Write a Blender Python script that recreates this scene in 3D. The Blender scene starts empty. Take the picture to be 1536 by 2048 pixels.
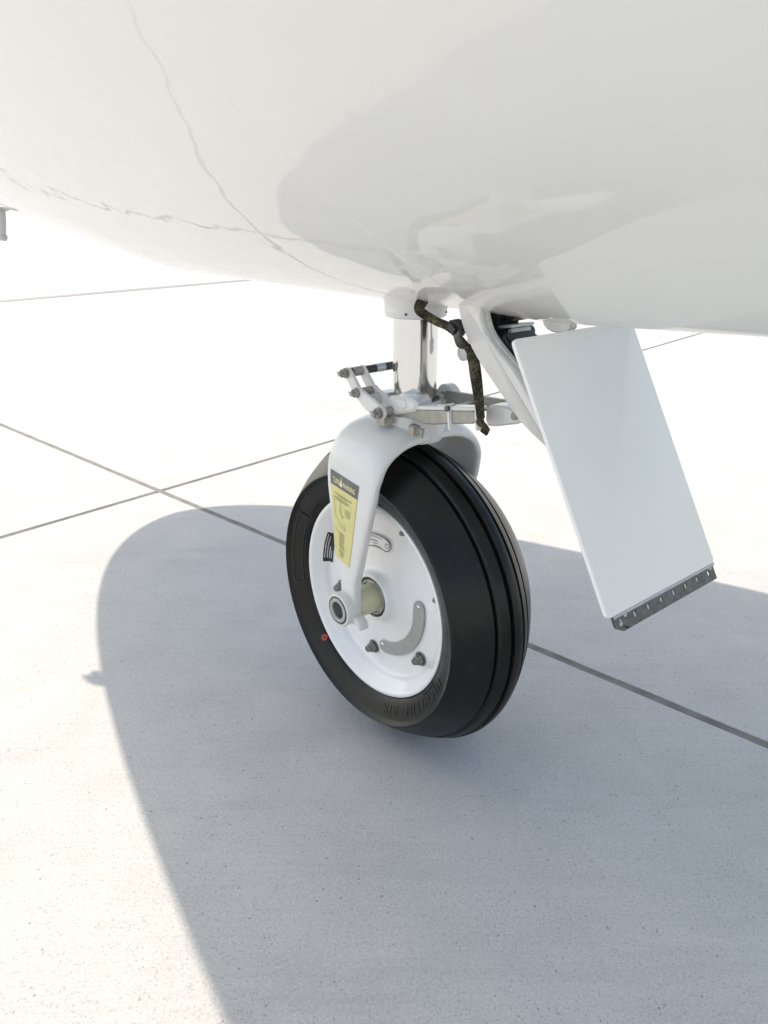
import bpy, bmesh, math, random
from mathutils import Vector, Matrix
random.seed(4)
R = math.radians
sc = bpy.context.scene
col = sc.collection

# ------------------------------------------------------------------ camera
cam_d = bpy.data.cameras.new('camera'); cam = bpy.data.objects.new('camera', cam_d); col.objects.link(cam)
cam_d.sensor_fit = 'VERTICAL'; cam_d.sensor_height = 24.0; cam_d.lens = 24.0*1555/2048
cam_d.clip_start = 0.02; cam_d.clip_end = 4000
cam.location = (0, 0, 0.65); cam.rotation_euler = (R(90-21.706), 0, 0)
sc.camera = cam

# ------------------------------------------------------------------ light
YAW = R(220.13)
N2 = Vector((math.cos(YAW), math.sin(YAW), 0)); E2 = Vector((math.sin(YAW), -math.cos(YAW), 0))
to_sun = (N2*0.1674 + E2*0.790 + Vector((0, 0, 1))).normalized()
el = math.asin(to_sun.z); az = math.atan2(to_sun.x, to_sun.y)
world = bpy.data.worlds.new('World'); sc.world = world; world.use_nodes = True
wn = world.node_tree; wn.nodes.clear()
wo = wn.nodes.new('ShaderNodeOutputWorld'); wb = wn.nodes.new('ShaderNodeBackground'); ws = wn.nodes.new('ShaderNodeTexSky')
ws.sky_type = 'NISHITA'; ws.sun_disc = False; ws.sun_elevation = el; ws.sun_rotation = az
ws.altitude = 100; ws.air_density = 1.0; ws.dust_density = 1.6; ws.ozone_density = 1.0
wb.inputs['Strength'].default_value = 0.15
wn.links.new(ws.outputs[0], wb.inputs[0]); wn.links.new(wb.outputs[0], wo.inputs[0])
sun_d = bpy.data.lights.new('sun', 'SUN'); sun = bpy.data.objects.new('sun', sun_d); col.objects.link(sun)
sun_d.energy = 2.0; sun_d.angle = R(0.53); sun_d.color = (1.0, 0.99, 0.98)
sun.rotation_euler = to_sun.to_track_quat('Z', 'Y').to_euler()
sun.location = to_sun*30
sc.view_settings.view_transform = 'Standard'; sc.view_settings.look = 'None'
sc.view_settings.exposure = 1.18; sc.view_settings.gamma = 1.0; sc.view_settings.use_curve_mapping = False
sc.view_settings.use_white_balance = True; sc.view_settings.white_balance_temperature = 7800; sc.view_settings.white_balance_tint = 10
sc.render.engine = 'CYCLES'
sc.cycles.max_bounces = 10; sc.cycles.diffuse_bounces = 6; sc.cycles.use_denoising = True

# ------------------------------------------------------------------ materials
class NT:
    def __init__(s, name):
        s.m = bpy.data.materials.new(name); s.m.use_nodes = True; s.t = s.m.node_tree
        s.b = s.t.nodes['Principled BSDF']
    def n(s, typ, **kw):
        x = s.t.nodes.new(typ)
        for k, v in kw.items():
            if k in x.inputs: x.inputs[k].default_value = v
            else: setattr(x, k, v)
        return x
    def l(s, a, b): s.t.links.new(a, b)
    def noise(s, vec, scale, detail=4, rough=.55):
        x = s.n('ShaderNodeTexNoise'); x.inputs['Scale'].default_value = scale
        x.inputs['Detail'].default_value = detail; x.inputs['Roughness'].default_value = rough
        if vec is not None: s.l(vec, x.inputs['Vector'])
        return x.outputs['Fac']
    def ramp(s, fac, stops):
        x = s.n('ShaderNodeValToRGB'); cr = x.color_ramp
        while len(cr.elements) < len(stops): cr.elements.new(.5)
        for e, (p, c) in zip(cr.elements, stops):
            e.position = p; e.color = (*c, 1) if len(c) == 3 else c
        s.l(fac, x.inputs[0]); return x.outputs[0]
    def mix(s, fac, a, b, blend='MIX'):
        x = s.n('ShaderNodeMix'); x.data_type = 'RGBA'; x.blend_type = blend
        for i, v in ((0, fac), (6, a), (7, b)):
            if hasattr(v, 'is_linked'): s.l(v, x.inputs[i])
            else: x.inputs[i].default_value = v if i == 0 else (*v, 1)
        return x.outputs[2]
    def bump(s, h, strength, dist, also_coat=False):
        x = s.n('ShaderNodeBump'); x.inputs['Strength'].default_value = strength; x.inputs['Distance'].default_value = dist
        s.l(h, x.inputs['Height']); s.l(x.outputs[0], s.b.inputs['Normal'])
        if also_coat: s.l(x.outputs[0], s.b.inputs['Coat Normal'])
        return x

def simple(name, colr, rough=.5, metal=0., coat=0., var=.06, nscale=60, bump=0., bscale=300, spec=.5):
    q = NT(name); tc = q.n('ShaderNodeTexCoord'); v = tc.outputs['Object']
    f = q.noise(v, nscale, 5)
    lo = tuple(c*(1-var) for c in colr); hi = tuple(min(1, c*(1+var)) for c in colr)
    q.l(q.ramp(f, [(.3, lo), (.7, hi)]), q.b.inputs['Base Color'])
    rr = q.n('ShaderNodeMapRange'); q.l(f, rr.inputs[0])
    rr.inputs[3].default_value = rough*.85; rr.inputs[4].default_value = min(1, rough*1.15)
    q.l(rr.outputs[0], q.b.inputs['Roughness'])
    q.b.inputs['Metallic'].default_value = metal; q.b.inputs['Coat Weight'].default_value = coat
    q.b.inputs['Coat Roughness'].default_value = .05; q.b.inputs['Specular IOR Level'].default_value = spec
    if bump: q.bump(q.noise(v, bscale, 3), bump, .001)
    return q.m

def concrete():
    q = NT('brushed_concrete'); g = q.n('ShaderNodeNewGeometry'); p = g.outputs['Position']
    info = q.n('ShaderNodeObjectInfo')
    big = q.noise(p, 1.1, 6, .6); mid = q.noise(p, 9, 6, .65); fine = q.noise(p, 360, 3, .6)
    c = q.ramp(big, [(.3, (.385, .385, .375)), (.7, (.485, .48, .465))])
    c = q.mix(.45, c, q.ramp(mid, [(.35, (.36, .36, .355)), (.65, (.49, .485, .47))]))
    c = q.mix(.30, c, q.ramp(fine, [(.35, (.30, .30, .30)), (.65, (.56, .555, .54))]))
    # broom streaks
    mp = q.n('ShaderNodeMapping'); q.l(p, mp.inputs[0]); mp.inputs['Rotation'].default_value = (0, 0, R(-47.5)); mp.inputs['Scale'].default_value = (7, 150, 1)
    st = q.noise(mp.outputs[0], 1.0, 4, .6)
    c = q.mix(.08, c, q.ramp(st, [(.3, (.28, .28, .28)), (.7, (.58, .575, .56))]))
    # small dark pits and pale grains
    def specks(scale, dens, size, seedz):
        ad = q.n('ShaderNodeVectorMath', operation='ADD'); q.l(p, ad.inputs[0]); ad.inputs[1].default_value = (seedz, seedz*2.3, 0)
        wv = q.n('ShaderNodeTexNoise'); wv.inputs['Scale'].default_value = scale*.9; q.l(p, wv.inputs['Vector'])
        sub = q.n('ShaderNodeVectorMath', operation='MULTIPLY_ADD'); q.l(wv.outputs['Color'], sub.inputs[0]); sub.inputs[1].default_value = (.9/scale,)*3; q.l(ad.outputs[0], sub.inputs[2])
        v = q.n('ShaderNodeTexVoronoi'); v.inputs['Scale'].default_value = scale; v.voronoi_dimensions = '2D'; q.l(sub.outputs[0], v.inputs['Vector'])
        a = q.n('ShaderNodeMath', operation='LESS_THAN'); q.l(v.outputs['Distance'], a.inputs[0]); a.inputs[1].default_value = size
        sep = q.n('ShaderNodeSeparateColor'); q.l(v.outputs['Color'], sep.inputs[0])
        b = q.n('ShaderNodeMath', operation='LESS_THAN'); q.l(sep.outputs[0], b.inputs[0]); b.inputs[1].default_value = dens
        m = q.n('ShaderNodeMath', operation='MULTIPLY'); q.l(a.outputs[0], m.inputs[0]); q.l(b.outputs[0], m.inputs[1])
        return m.outputs[0]
    s1 = specks(360, .15, .28, 3.1); s2 = specks(170, .018, .19, 7.7); s3 = specks(420, .16, .27, 1.3)
    def scaled(f, k):
        m = q.n('ShaderNodeMath', operation='MULTIPLY'); q.l(f, m.inputs[0]); m.inputs[1].default_value = k; return m.outputs[0]
    c = q.mix(scaled(s1, .42), c, (.17, .17, .16)); c = q.mix(scaled(s2, .6), c, (.12, .12, .115)); c = q.mix(scaled(s3, .40), c, (.62, .615, .60))
    mp2 = q.n('ShaderNodeMapping'); q.l(p, mp2.inputs[0]); mp2.inputs['Rotation'].default_value = (0, 0, R(-38)); mp2.inputs['Scale'].default_value = (1.1, 9, 1)
    sw = q.noise(mp2.outputs[0], 1.6, 5, .62)
    c = q.mix(q.ramp(sw, [(.54, (0, 0, 0)), (.70, (.18, .18, .18))]), c, (.27, .27, .275))
    # tyre rubber smears and old stains
    stn = q.noise(p, 2.6, 4, .6)
    c = q.mix(q.ramp(stn, [(.58, (0, 0, 0)), (.75, (.22, .22, .22))]), c, (.25, .25, .25))
    tint = q.n('ShaderNodeMapRange'); q.l(info.outputs['Random'], tint.inputs[0]); tint.inputs[3].default_value = 1.06; tint.inputs[4].default_value = 1.12
    hv = q.n('ShaderNodeVectorMath', operation='SCALE'); q.l(c, hv.inputs[0]); q.l(tint.outputs[0], hv.inputs['Scale'])
    q.l(hv.outputs[0], q.b.inputs['Base Color']); q.b.inputs['Roughness'].default_value = .88; q.b.inputs['Specular IOR Level'].default_value = .25
    hm = q.n('ShaderNodeMath', operation='ADD'); q.l(fine, hm.inputs[0]); q.l(st, hm.inputs[1])
    h2 = q.n('ShaderNodeMath', operation='SUBTRACT'); q.l(hm.outputs[0], h2.inputs[0]); q.l(s1, h2.inputs[1])
    q.bump(h2.outputs[0], .35, .0012)
    return q.m

def hull_paint():
    q = NT('white_gloss_paint'); tc = q.n('ShaderNodeTexCoord'); v = tc.outputs['Object']
    q.b.inputs['Base Color'].default_value = (.80, .80, .775, 1); q.b.inputs['Roughness'].default_value = .45
    f = q.noise(v, 2.2, 3); q.l(q.ramp(f, [(.3, (.785, .785, .76)), (.7, (.81, .81, .785))]), q.b.inputs['Base Color'])
    q.b.inputs['Coat Weight'].default_value = 1; q.b.inputs['Coat Roughness'].default_value = .004; q.b.inputs['Coat IOR'].default_value = 1.48
    q.b.inputs['Specular IOR Level'].default_value = .3
    mp = q.n('ShaderNodeMapping'); q.l(v, mp.inputs[0]); mp.inputs['Scale'].default_value = (1.0, .8, 1.0)
    h = q.noise(mp.outputs[0], 11, 1.5, .4); h2 = q.noise(mp.outputs[0], 34, 1.0, .4)
    ad = q.n('ShaderNodeMath', operation='MULTIPLY_ADD'); q.l(h2, ad.inputs[0]); ad.inputs[1].default_value = .16; q.l(h, ad.inputs[2])
    q.bump(ad.outputs[0], .11, .012, True)
    return q.m

def rubber():
    q = NT('tyre_rubber'); tc = q.n('ShaderNodeTexCoord'); v = tc.outputs['Object']
    f = q.noise(v, 11, 6, .62); f2 = q.noise(v, 130, 4)
    c = q.ramp(f, [(.3, (.003, .0037, .0034)), (.55, (.005, .0058, .0054)), (.75, (.026, .0255, .021))])
    c = q.mix(.25, c, q.ramp(f2, [(.4, (.004, .0045, .0045)), (.7, (.017, .018, .017))]))
    q.l(c, q.b.inputs['Base Color'])
    rr = q.n('ShaderNodeMapRange'); q.l(f, rr.inputs[0]); rr.inputs[3].default_value = .24; rr.inputs[4].default_value = .46; q.b.inputs['Specular IOR Level'].default_value = .31
    q.l(rr.outputs[0], q.b.inputs['Roughness']); q.bump(f2, .12, .001)
    return q.m

def steel():
    q = NT('cadmium_steel'); tc = q.n('ShaderNodeTexCoord'); v = tc.outputs['Object']
    mp = q.n('ShaderNodeMapping'); q.l(v, mp.inputs[0]); mp.inputs['Scale'].default_value = (300, 160, 300)
    f = q.noise(mp.outputs[0], 1, 4); g = q.noise(v, 70, 6, .7)
    c = q.ramp(g, [(.3, (.27, .255, .23)), (.7, (.40, .385, .35))]); c = q.mix(.12, c, q.ramp(f, [(.3, (.20, .19, .17)), (.7, (.52, .5, .46))]))
    q.l(c, q.b.inputs['Base Color']); q.b.inputs['Metallic'].default_value = .5; q.b.inputs['Roughness'].default_value = .5
    q.bump(f, .15, .0006); return q.m

def chrome():
    q = NT('chrome_strut'); tc = q.n('ShaderNodeTexCoord'); v = tc.outputs['Object']
    mp = q.n('ShaderNodeMapping'); q.l(v, mp.inputs[0]); mp.inputs['Scale'].default_value = (500, 500, 8)
    f = q.noise(mp.outputs[0], 1, 3)
    q.b.inputs['Base Color'].default_value = (.72, .72, .71, 1); q.b.inputs['Metallic'].default_value = 1
    rr = q.n('ShaderNodeMapRange'); q.l(f, rr.inputs[0]); rr.inputs[3].default_value = .07; rr.inputs[4].default_value = .17
    q.l(rr.outputs[0], q.b.inputs['Roughness']); return q.m

def webbing():
    q = NT('woven_webbing'); tc = q.n('ShaderNodeTexCoord'); v = tc.outputs['Object']
    vo = q.n('ShaderNodeTexVoronoi'); vo.inputs['Scale'].default_value = 620; q.l(v, vo.inputs['Vector'])
    f = q.noise(v, 90, 4, .7)
    c = q.ramp(f, [(.32, (.03, .027, .017)), (.5, (.105, .09, .053)), (.68, (.25, .22, .135))])
    c = q.mix(q.ramp(vo.outputs['Distance'], [(.1, (0, 0, 0)), (.7, (.8, .8, .8))]), c, (.012, .012, .010))
    q.l(c, q.b.inputs['Base Color']); q.b.inputs['Roughness'].default_value = .9; q.b.inputs['Specular IOR Level'].default_value = .2
    q.bump(vo.outputs['Distance'], .6, .0006); return q.m

M_CONC = concrete(); M_HULL = hull_paint(); M_RUB = rubber(); M_STEEL = steel(); M_CHROME = chrome(); M_WEB = webbing()
M_SEAL = simple('joint_sealant', (.17, .17, .155), .8, var=.35, nscale=22, bump=.3)
M_GEAR = simple('gear_white_enamel', (.66, .648, .63), .32, coat=.35, var=.02, nscale=25)
M_DOOR = simple('door_white_satin', (.81, .795, .775), .38, coat=.15, var=.012, nscale=8)
M_RIM = simple('rim_white_enamel', (.80, .785, .77), .30, coat=.4, var=.025, nscale=30)
M_BLACK = simple('black_anodised', (.022, .022, .022), .42, var=.3)
M_DARKSTEEL = simple('dark_steel', (.10, .10, .10), .42, metal=.8, var=.35, nscale=150)
M_NUT = simple('oiled_nut_steel', (.20, .215, .20), .38, metal=.7, var=.3, nscale=200)
M_GREYAL = simple('grey_aluminium', (.42, .43, .43), .4, metal=.6, var=.12)
M_PLATE = simple('stainless_plate', (.40, .385, .37), .42, metal=.35, var=.05, nscale=90)
M_YELLOW = simple('placard_yellow', (.64, .58, .25), .55, var=.06, nscale=40)
M_YHEAD = simple('placard_grey', (.13, .13, .13), .55, var=.18, nscale=90)
M_TITLE = simple('title_yellow', (.80, .74, .36), .6, var=.05)
M_INK = simple('placard_ink', (.15, .14, .09), .6, var=.1)
M_PINK = simple('plate_ink', (.05, .05, .05), .6, var=.1)
M_SPACER = simple('cream_axle_sleeve', (.55, .54, .36), .42, var=.07, nscale=45)
M_RED = simple('red_mark', (.50, .05, .04), .6, var=.1)
M_YMARK = simple('yellow_mark', (.70, .62, .12), .6, var=.1)
M_LETTER = simple('moulded_rubber', (.008, .008, .009), .5, var=.2)
M_WHITEINK = simple('white_ink', (.75, .75, .72), .6, var=.05)
M_BORE = simple('bore_grey', (.20, .215, .21), .35, metal=.6, var=.2)
M_PROBE = simple('probe_grey_paint', (.42, .42, .42), .4, var=.04)
M_SEAM = simple('seam_filler', (.66, .66, .64), .5, var=.03)

# ------------------------------------------------------------------ mesh helpers
def link(name, me, mat, parent=None, smooth=35):
    if mat is not None and not me.materials: me.materials.append(mat)
    if smooth is not None:
        for p in me.polygons: p.use_smooth = True
        me.set_sharp_from_angle(angle=R(smooth))
    o = bpy.data.objects.new(name, me); col.objects.link(o); o.parent = parent; return o
def fin(bm, name, mat, parent=None, smooth=35, recalc=True):
    if recalc: bmesh.ops.recalc_face_normals(bm, faces=bm.faces)
    me = bpy.data.meshes.new(name); bm.to_mesh(me); bm.free(); return link(name, me, mat, parent, smooth)
def revolve(bm, prof, y0, z0, seg=96, closed=False):
    """profile of (x, r) turned round the x axis through (y0, z0)"""
    rings = []
    for x, r in prof:
        rings.append([bm.verts.new((x, y0-r*math.cos(2*math.pi*k/seg), z0+r*math.sin(2*math.pi*k/seg))) for k in range(seg)])
    n = len(rings)
    for i in range(n if closed else n-1):
        A, B = rings[i], rings[(i+1) % n]
        for k in range(seg): bm.faces.new((A[k], A[(k+1) % seg], B[(k+1) % seg], B[k]))
    return rings
def frame_of(d, up=None):
    d = d.normalized(); u = up or (Vector((0, 0, 1)) if abs(d.z) < .9 else Vector((1, 0, 0)))
    s = d.cross(u).normalized(); return s, s.cross(d).normalized()
def turned(bm, p0, p1, prof, seg=32, caps=True):
    """lathe along p0->p1, profile of (t in metres from p0, r)"""
    p0, p1 = Vector(p0), Vector(p1); d = (p1-p0).normalized(); s, u = frame_of(d); rings = []
    for t, r in prof:
        c = p0+d*t; rings.append([bm.verts.new(c+(s*math.cos(2*math.pi*k/seg)+u*math.sin(2*math.pi*k/seg))*r) for k in range(seg)])
    for A, B in zip(rings, rings[1:]):
        for k in range(seg): bm.faces.new((A[k], A[(k+1) % seg], B[(k+1) % seg], B[k]))
    if caps: bm.faces.new(rings[0]); bm.faces.new(rings[-1])
def rod(bm, p0, p1, r, seg=24, ch=.0006):
    L = (Vector(p1)-Vector(p0)).length
    turned(bm, p0, p1, [(0, r-ch), (ch, r), (L-ch, r), (L, r-ch)], seg)
def plate(bm, poly, x0, x1, ch=.0008):
    """(y, z) outline given thickness along x, edges chamfered"""
    cy = sum(p[0] for p in poly)/len(poly); cz = sum(p[1] for p in poly)/len(poly)
    def inset(pts, d):
        out = []; n = len(pts); area = sum(pts[i][0]*pts[(i+1) % n][1]-pts[(i+1) % n][0]*pts[i][1] for i in range(n)); sg = 1 if area > 0 else -1
        for i in range(n):
            a, b, c = Vector(pts[i-1]), Vector(pts[i]), Vector(pts[(i+1) % n]); e1 = (b-a).normalized(); e2 = (c-b).normalized()
            n1 = Vector((-e1.y, e1.x))*sg; n2 = Vector((-e2.y, e2.x))*sg; m = (n1+n2); m = m/max(.5, m.dot(n1)) if m.length > 1e-6 else n1
            out.append((b.x+m.x*d, b.y+m.y*d))
        return out
    ins = inset(poly, ch); s = 1 if x1 > x0 else -1
    lay = [(x0, ins), (x0+s*ch, poly), (x1-s*ch, poly), (x1, ins)]
    rings = [[bm.verts.new((x, y, z)) for y, z in pts] for x, pts in lay]; n = len(poly)
    for A, B in zip(rings, rings[1:]):
        for k in range(n): bm.faces.new((A[k], A[(k+1) % n], B[(k+1) % n], B[k]))
    bm.faces.new(rings[0]); bm.faces.new(rings[-1])
def smooth_poly(pts, it=2, closed=True):
    for _ in range(it):
        out = []; n = len(pts)
        for i in range(n if closed else n-1):
            a, b = pts[i], pts[(i+1) % n]
            out.append(tuple(x*.75+y*.25 for x, y in zip(a, b))); out.append(tuple(x*.25+y*.75 for x, y in zip(a, b)))
        if not closed: out = [pts[0]]+out+[pts[-1]]
        pts = out
    return pts
def box(bm, c, size, rot=None, bev=.001):
    t = bmesh.new(); bmesh.ops.create_cube(t, size=1)
    bmesh.ops.scale(t, vec=size, verts=t.verts)
    if bev: bmesh.ops.bevel(t, geom=t.edges[:], offset=bev, segments=2, affect='EDGES')
    if rot is not None: bmesh.ops.transform(t, matrix=rot.to_4x4(), verts=t.verts)
    bmesh.ops.translate(t, vec=c, verts=t.verts)
    me = bpy.data.meshes.new('tmp'); t.to_mesh(me); t.free(); bm.from_mesh(me); bpy.data.meshes.remove(me)
def bar(bm, p0, p1, w, hgt, w1=None, h1=None, up=None, bev=.0012):
    """tapered rectangular bar from p0 to p1"""
    p0, p1 = Vector(p0), Vector(p1); s, u = frame_of(p1-p0, up); w1 = w1 or w; h1 = h1 or hgt; t = bmesh.new(); V = []
    for p, a, b in ((p0, w, hgt), (p1, w1, h1)):
        V.append([t.verts.new(p+s*(i*a/2)+u*(j*b/2)) for i, j in ((-1, -1), (1, -1), (1, 1), (-1, 1))])
    for k in range(4): t.faces.new((V[0][k], V[0][(k+1) % 4], V[1][(k+1) % 4], V[1][k]))
    t.faces.new(V[0]); t.faces.new(V[1]); bmesh.ops.recalc_face_normals(t, faces=t.faces)
    if bev: bmesh.ops.bevel(t, geom=t.edges[:], offset=bev, segments=2, affect='EDGES')
    me = bpy.data.meshes.new('tmp'); t.to_mesh(me); t.free(); bm.from_mesh(me); bpy.data.meshes.remove(me)
def ribbon(bm, pts, w, th, wdir, twist=None):
    """flat strap: rectangular section with softened edges swept along pts; wdir = list of width directions"""
    sec = [(-1, -.4), (-.9, -1), (0, -1.15), (.9, -1), (1, -.4), (1, .4), (.9, 1), (0, 1.15), (-.9, 1), (-1, .4)]; rings = []
    for i, p in enumerate(pts):
        p = Vector(p); d = (Vector(pts[min(i+1, len(pts)-1)])-Vector(pts[max(i-1, 0)])).normalized()
        wd = Vector(wdir[i]); wd = (wd-d*wd.dot(d)).normalized(); nn = d.cross(wd); ww = w[i] if isinstance(w, (list, tuple)) else w
        rings.append([bm.verts.new(p+wd*(a*ww/2)+nn*(b*th/2)) for a, b in sec])
    n = len(sec)
    for A, B in zip(rings, rings[1:]):
        for k in range(n): bm.faces.new((A[k], A[(k+1) % n], B[(k+1) % n], B[k]))
    bm.faces.new(rings[0]); bm.faces.new(rings[-1])
def catmull(pts, sub=6):
    P = [Vector(p) for p in pts]; P = [P[0]*2-P[1]]+P+[P[-1]*2-P[-2]]; out = []
    for i in range(1, len(P)-2):
        for k in range(sub):
            t = k/sub; a, b, c, d = P[i-1:i+3]
            out.append(.5*((2*b)+(c-a)*t+(2*a-5*b+4*c-d)*t*t+(3*b-a-3*c+d)*t**3))
    return out+[P[-2]]
def text_mesh(s, size, depth=0., spacing=1., bold=0.):
    cu = bpy.data.curves.new('tmp_text', 'FONT'); cu.body = s; cu.size = size; cu.extrude = depth; cu.space_character = spacing; cu.resolution_u = 3; cu.offset = bold*size
    cu.align_x = 'LEFT'; cu.align_y = 'BOTTOM_BASELINE'
    ob = bpy.data.objects.new('tmp_text', cu); col.objects.link(ob)
    dg = bpy.context.evaluated_depsgraph_get(); me = bpy.data.meshes.new_from_object(ob.evaluated_get(dg))
    bpy.data.objects.remove(ob); bpy.data.curves.remove(cu); me.materials.clear(); return me

# ------------------------------------------------------------------ ground
def tag(o, **kw):
    for k, v in kw.items(): o[k] = v
    return o
JA = math.atan2(-.613, .67)           # joint line running past the wheel
JC = Vector((-.543, 1.771))           # crossing of the two joints
SP = 4.27; GAP = .013
bm = bmesh.new()
for i, j in ((0, 0),):
    S = 900; vs = [bm.verts.new((x, y, -.012)) for x, y in ((-S, -S), (S, -S), (S, S), (-S, S))]; bm.faces.new(vs)
ground = tag(fin(bm, 'ground', M_CONC, None, None), kind='structure')
def slab_mesh(w):
    bm = bmesh.new(); c = .0016; hw = w/2; L = [(-.03, hw), (-c, hw), (0, hw-c)]
    rings = []
    for z, q in L: rings.append([bm.verts.new((x*q, y*q, z)) for x, y in ((-1, -1), (1, -1), (1, 1), (-1, 1))])
    for A, B in zip(rings, rings[1:]):
        for k in range(4): bm.faces.new((A[k], A[(k+1) % 4], B[(k+1) % 4], B[k]))
    bm.faces.new(rings[-1]); bmesh.ops.recalc_face_normals(bm, faces=bm.faces)
    me = bpy.data.meshes.new('concrete_slab'); bm.to_mesh(me); bm.free(); me.materials.append(M_CONC); return me
sm = slab_mesh(SP-GAP)
rotz = Matrix.Rotation(JA, 2)
NG = 9
for i in range(-NG, NG):
    for j in range(-NG, NG):
        c = JC+rotz@Vector(((i+.5)*SP, (j+.5)*SP))
        o = bpy.data.objects.new('concrete_slab', sm); col.objects.link(o); o.parent = ground
        o.location = (c.x, c.y, 0); o.rotation_euler = (0, 0, JA)
def seal_mesh(L):
    bm = bmesh.new(); n = 1400
    top = []; hw = GAP/2+.0008
    for k in range(n+1):
        x = -L/2+L*k/n
        wa, wb_ = random.uniform(-.0011, .0009), random.uniform(-.0011, .0009)
        top.append([bm.verts.new((x, -hw-wa, -.0007+random.uniform(-.0003, .0003))), bm.verts.new((x, 0, -.0017+random.uniform(-.0006, .0006))), bm.verts.new((x, hw+wb_, -.0007+random.uniform(-.0004, .0004)))])
    for A, B in zip(top, top[1:]):
        for k in (0, 1): bm.faces.new((A[k], B[k], B[k+1], A[k+1]))
    me = bpy.data.meshes.new('joint_seal'); bm.to_mesh(me); bm.free(); me.materials.append(M_SEAL); return me
sl = seal_mesh(SP*NG*2)
for i in range(-NG+1, NG):
    for ax in (0, 1):
        v = rotz@(Vector((0, i*SP)) if ax == 0 else Vector((i*SP, 0)))
        o = bpy.data.objects.new('joint_seal', sl); col.objects.link(o); o.parent = ground
        o.location = (JC.x+v.x, JC.y+v.y, 0 if ax == 0 else -.0011); o.rotation_euler = (0, 0, JA+(0 if ax == 0 else math.pi/2))

# wide overbanded expansion joint further out
bm = bmesh.new(); n = 90; L = SP*8; prev = []
for k in range(n+1):
    x = -L/2+L*k/n; w0 = .060+random.uniform(-.005, .005)
    prev.append([bm.verts.new((x, -w0, -.001)), bm.verts.new((x, -w0+.004, .0022)), bm.verts.new((x, w0-.004, .0022)), bm.verts.new((x, w0+random.uniform(-.005, .005), -.001))])
for A, B in zip(prev, prev[1:]):
    for k in range(3): bm.faces.new((A[k], B[k], B[k+1], A[k+1]))
ej = fin(bm, 'expansion_joint', simple('joint_overband', (.26, .26, .25), .85, var=.1, nscale=12), ground, 30)
v = rotz@Vector((0, 0))
pC = Vector((-1.96, 6.48)); ej.location = (pC.x, pC.y, 0); ej.rotation_euler = (0, 0, JA+math.pi/2)

# ------------------------------------------------------------------ aircraft
jet = bpy.data.objects.new('parked_aircraft', None); col.objects.link(jet)
jet.location = (.019, .8813, 0); jet.rotation_euler = (0, 0, YAW)   # local x = left wing side, y = aft, z = up
tag(jet, label='white glossy aircraft belly and nose wheel standing on sunlit concrete', category='aircraft')

HP = dict(bt=1.411976, zt=.66763, Wm=.747778, Lw=1.549484, mw=1.429227, kw=.539715, Lb=.981962, mb=1.28371, kb=1.422534, zm=1.246698, pw=1.348641, pf=1.80506, pa=1.0925, slope=.003404, zb0=.549301)
def WHz(b):
    P = HP; cl = lambda x, a, c: max(a, min(c, x))
    u = cl((P['bt']-b)/P['Lw'], 1e-6, 1); W = P['Wm']*(1-(1-u)**P['mw'])**P['kw']
    u2 = cl((P['bt']-b)/P['Lb'], 1e-6, 1); g = (1-(1-u2)**P['mb'])**P['kb']
    zb = P['zt']-(P['zt']-P['zb0'])*g+P['slope']*b+.06*cl(-.22-b, 0, .8); zm = P['zt']+(P['zm']-P['zt'])*g
    p = P['pw']+(P['pf']-P['pw'])*cl(b/1.2, 0, 1) if b > 0 else P['pw']+(P['pa']-P['pw'])*cl(-b/.6, 0, 1)
    if b < -.75: p += (1.6-p)*cl((-.75-b)/1.5, 0, 1)
    if b < -1.3:                       # tail cone
        t = min(1, (-1.3-b)/4.5); k = 1-.93*t**1.6; zb = zb+(1-k)*1.05; W *= k; zm = zm+(1-k)*.45
    return W, zm, zm-zb, p
def hull_pt(b, phi, off=0.):
    """phi = 0 keel, +90 deg left flank, 180 crown"""
    W, zm, H, p = WHz(b); s, c = math.sin(phi), math.cos(phi)
    pp = p if c >= 0 else 2.2
    x = math.copysign(abs(s)**(2/pp), s)*W; z = zm-math.copysign(abs(c)**(2/pp), c)*H*(1 if c >= 0 else .9)
    return Vector((x, -b, z))
bs = [HP['bt']-1e-4*(5000**(k/60)) for k in range(61)]
b = bs[-1]
while b > -1.3: b -= .02; bs.append(b)
while b > -5.75: b -= .12; bs.append(b)
bm = bmesh.new(); NP = 240; rings = []
for b in bs:
    rr = []
    for k in range(NP):
        t = k/NP; phi = 2*math.pi*t
        rr.append(bm.verts.new(hull_pt(b, phi)))
    rings.append(rr)
for A, B in zip(rings, rings[1:]):
    for k in range(NP): bm.faces.new((A[k], A[(k+1) % NP], B[(k+1) % NP], B[k]))
bm.faces.new(rings[0]); bm.faces.new(rings[-1])
fus = fin(bm, 'fuselage', M_HULL, jet, 60)
# panel seam round the fuselage
def hull_n(b, phi):
    d = 1e-3; n = (hull_pt(b+d, phi)-hull_pt(b-d, phi)).cross(hull_pt(b, phi+d)-hull_pt(b, phi-d)); n.normalize()
    c = Vector((0, -b, WHz(b)[1])); return n if n.dot(hull_pt(b, phi)-c) > 0 else -n
bm = bmesh.new(); rows = []
for k in range(0, 200):
    phi = R(-88)+R(176)*k/199
    r = []
    for db, off in ((-.0020, -.0001), (-.0010, .00010), (.0010, .00010), (.0020, -.0001)):
        r.append(bm.verts.new(hull_pt(-.15+db, phi)+hull_n(-.15, phi)*off))
    rows.append(r)
for A, B in zip(rows, rows[1:]):
    for k in range(3): bm.faces.new((A[k], A[k+1], B[k+1], B[k]))
fin(bm, 'panel_seam', M_HULL, fus, 90)

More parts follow.
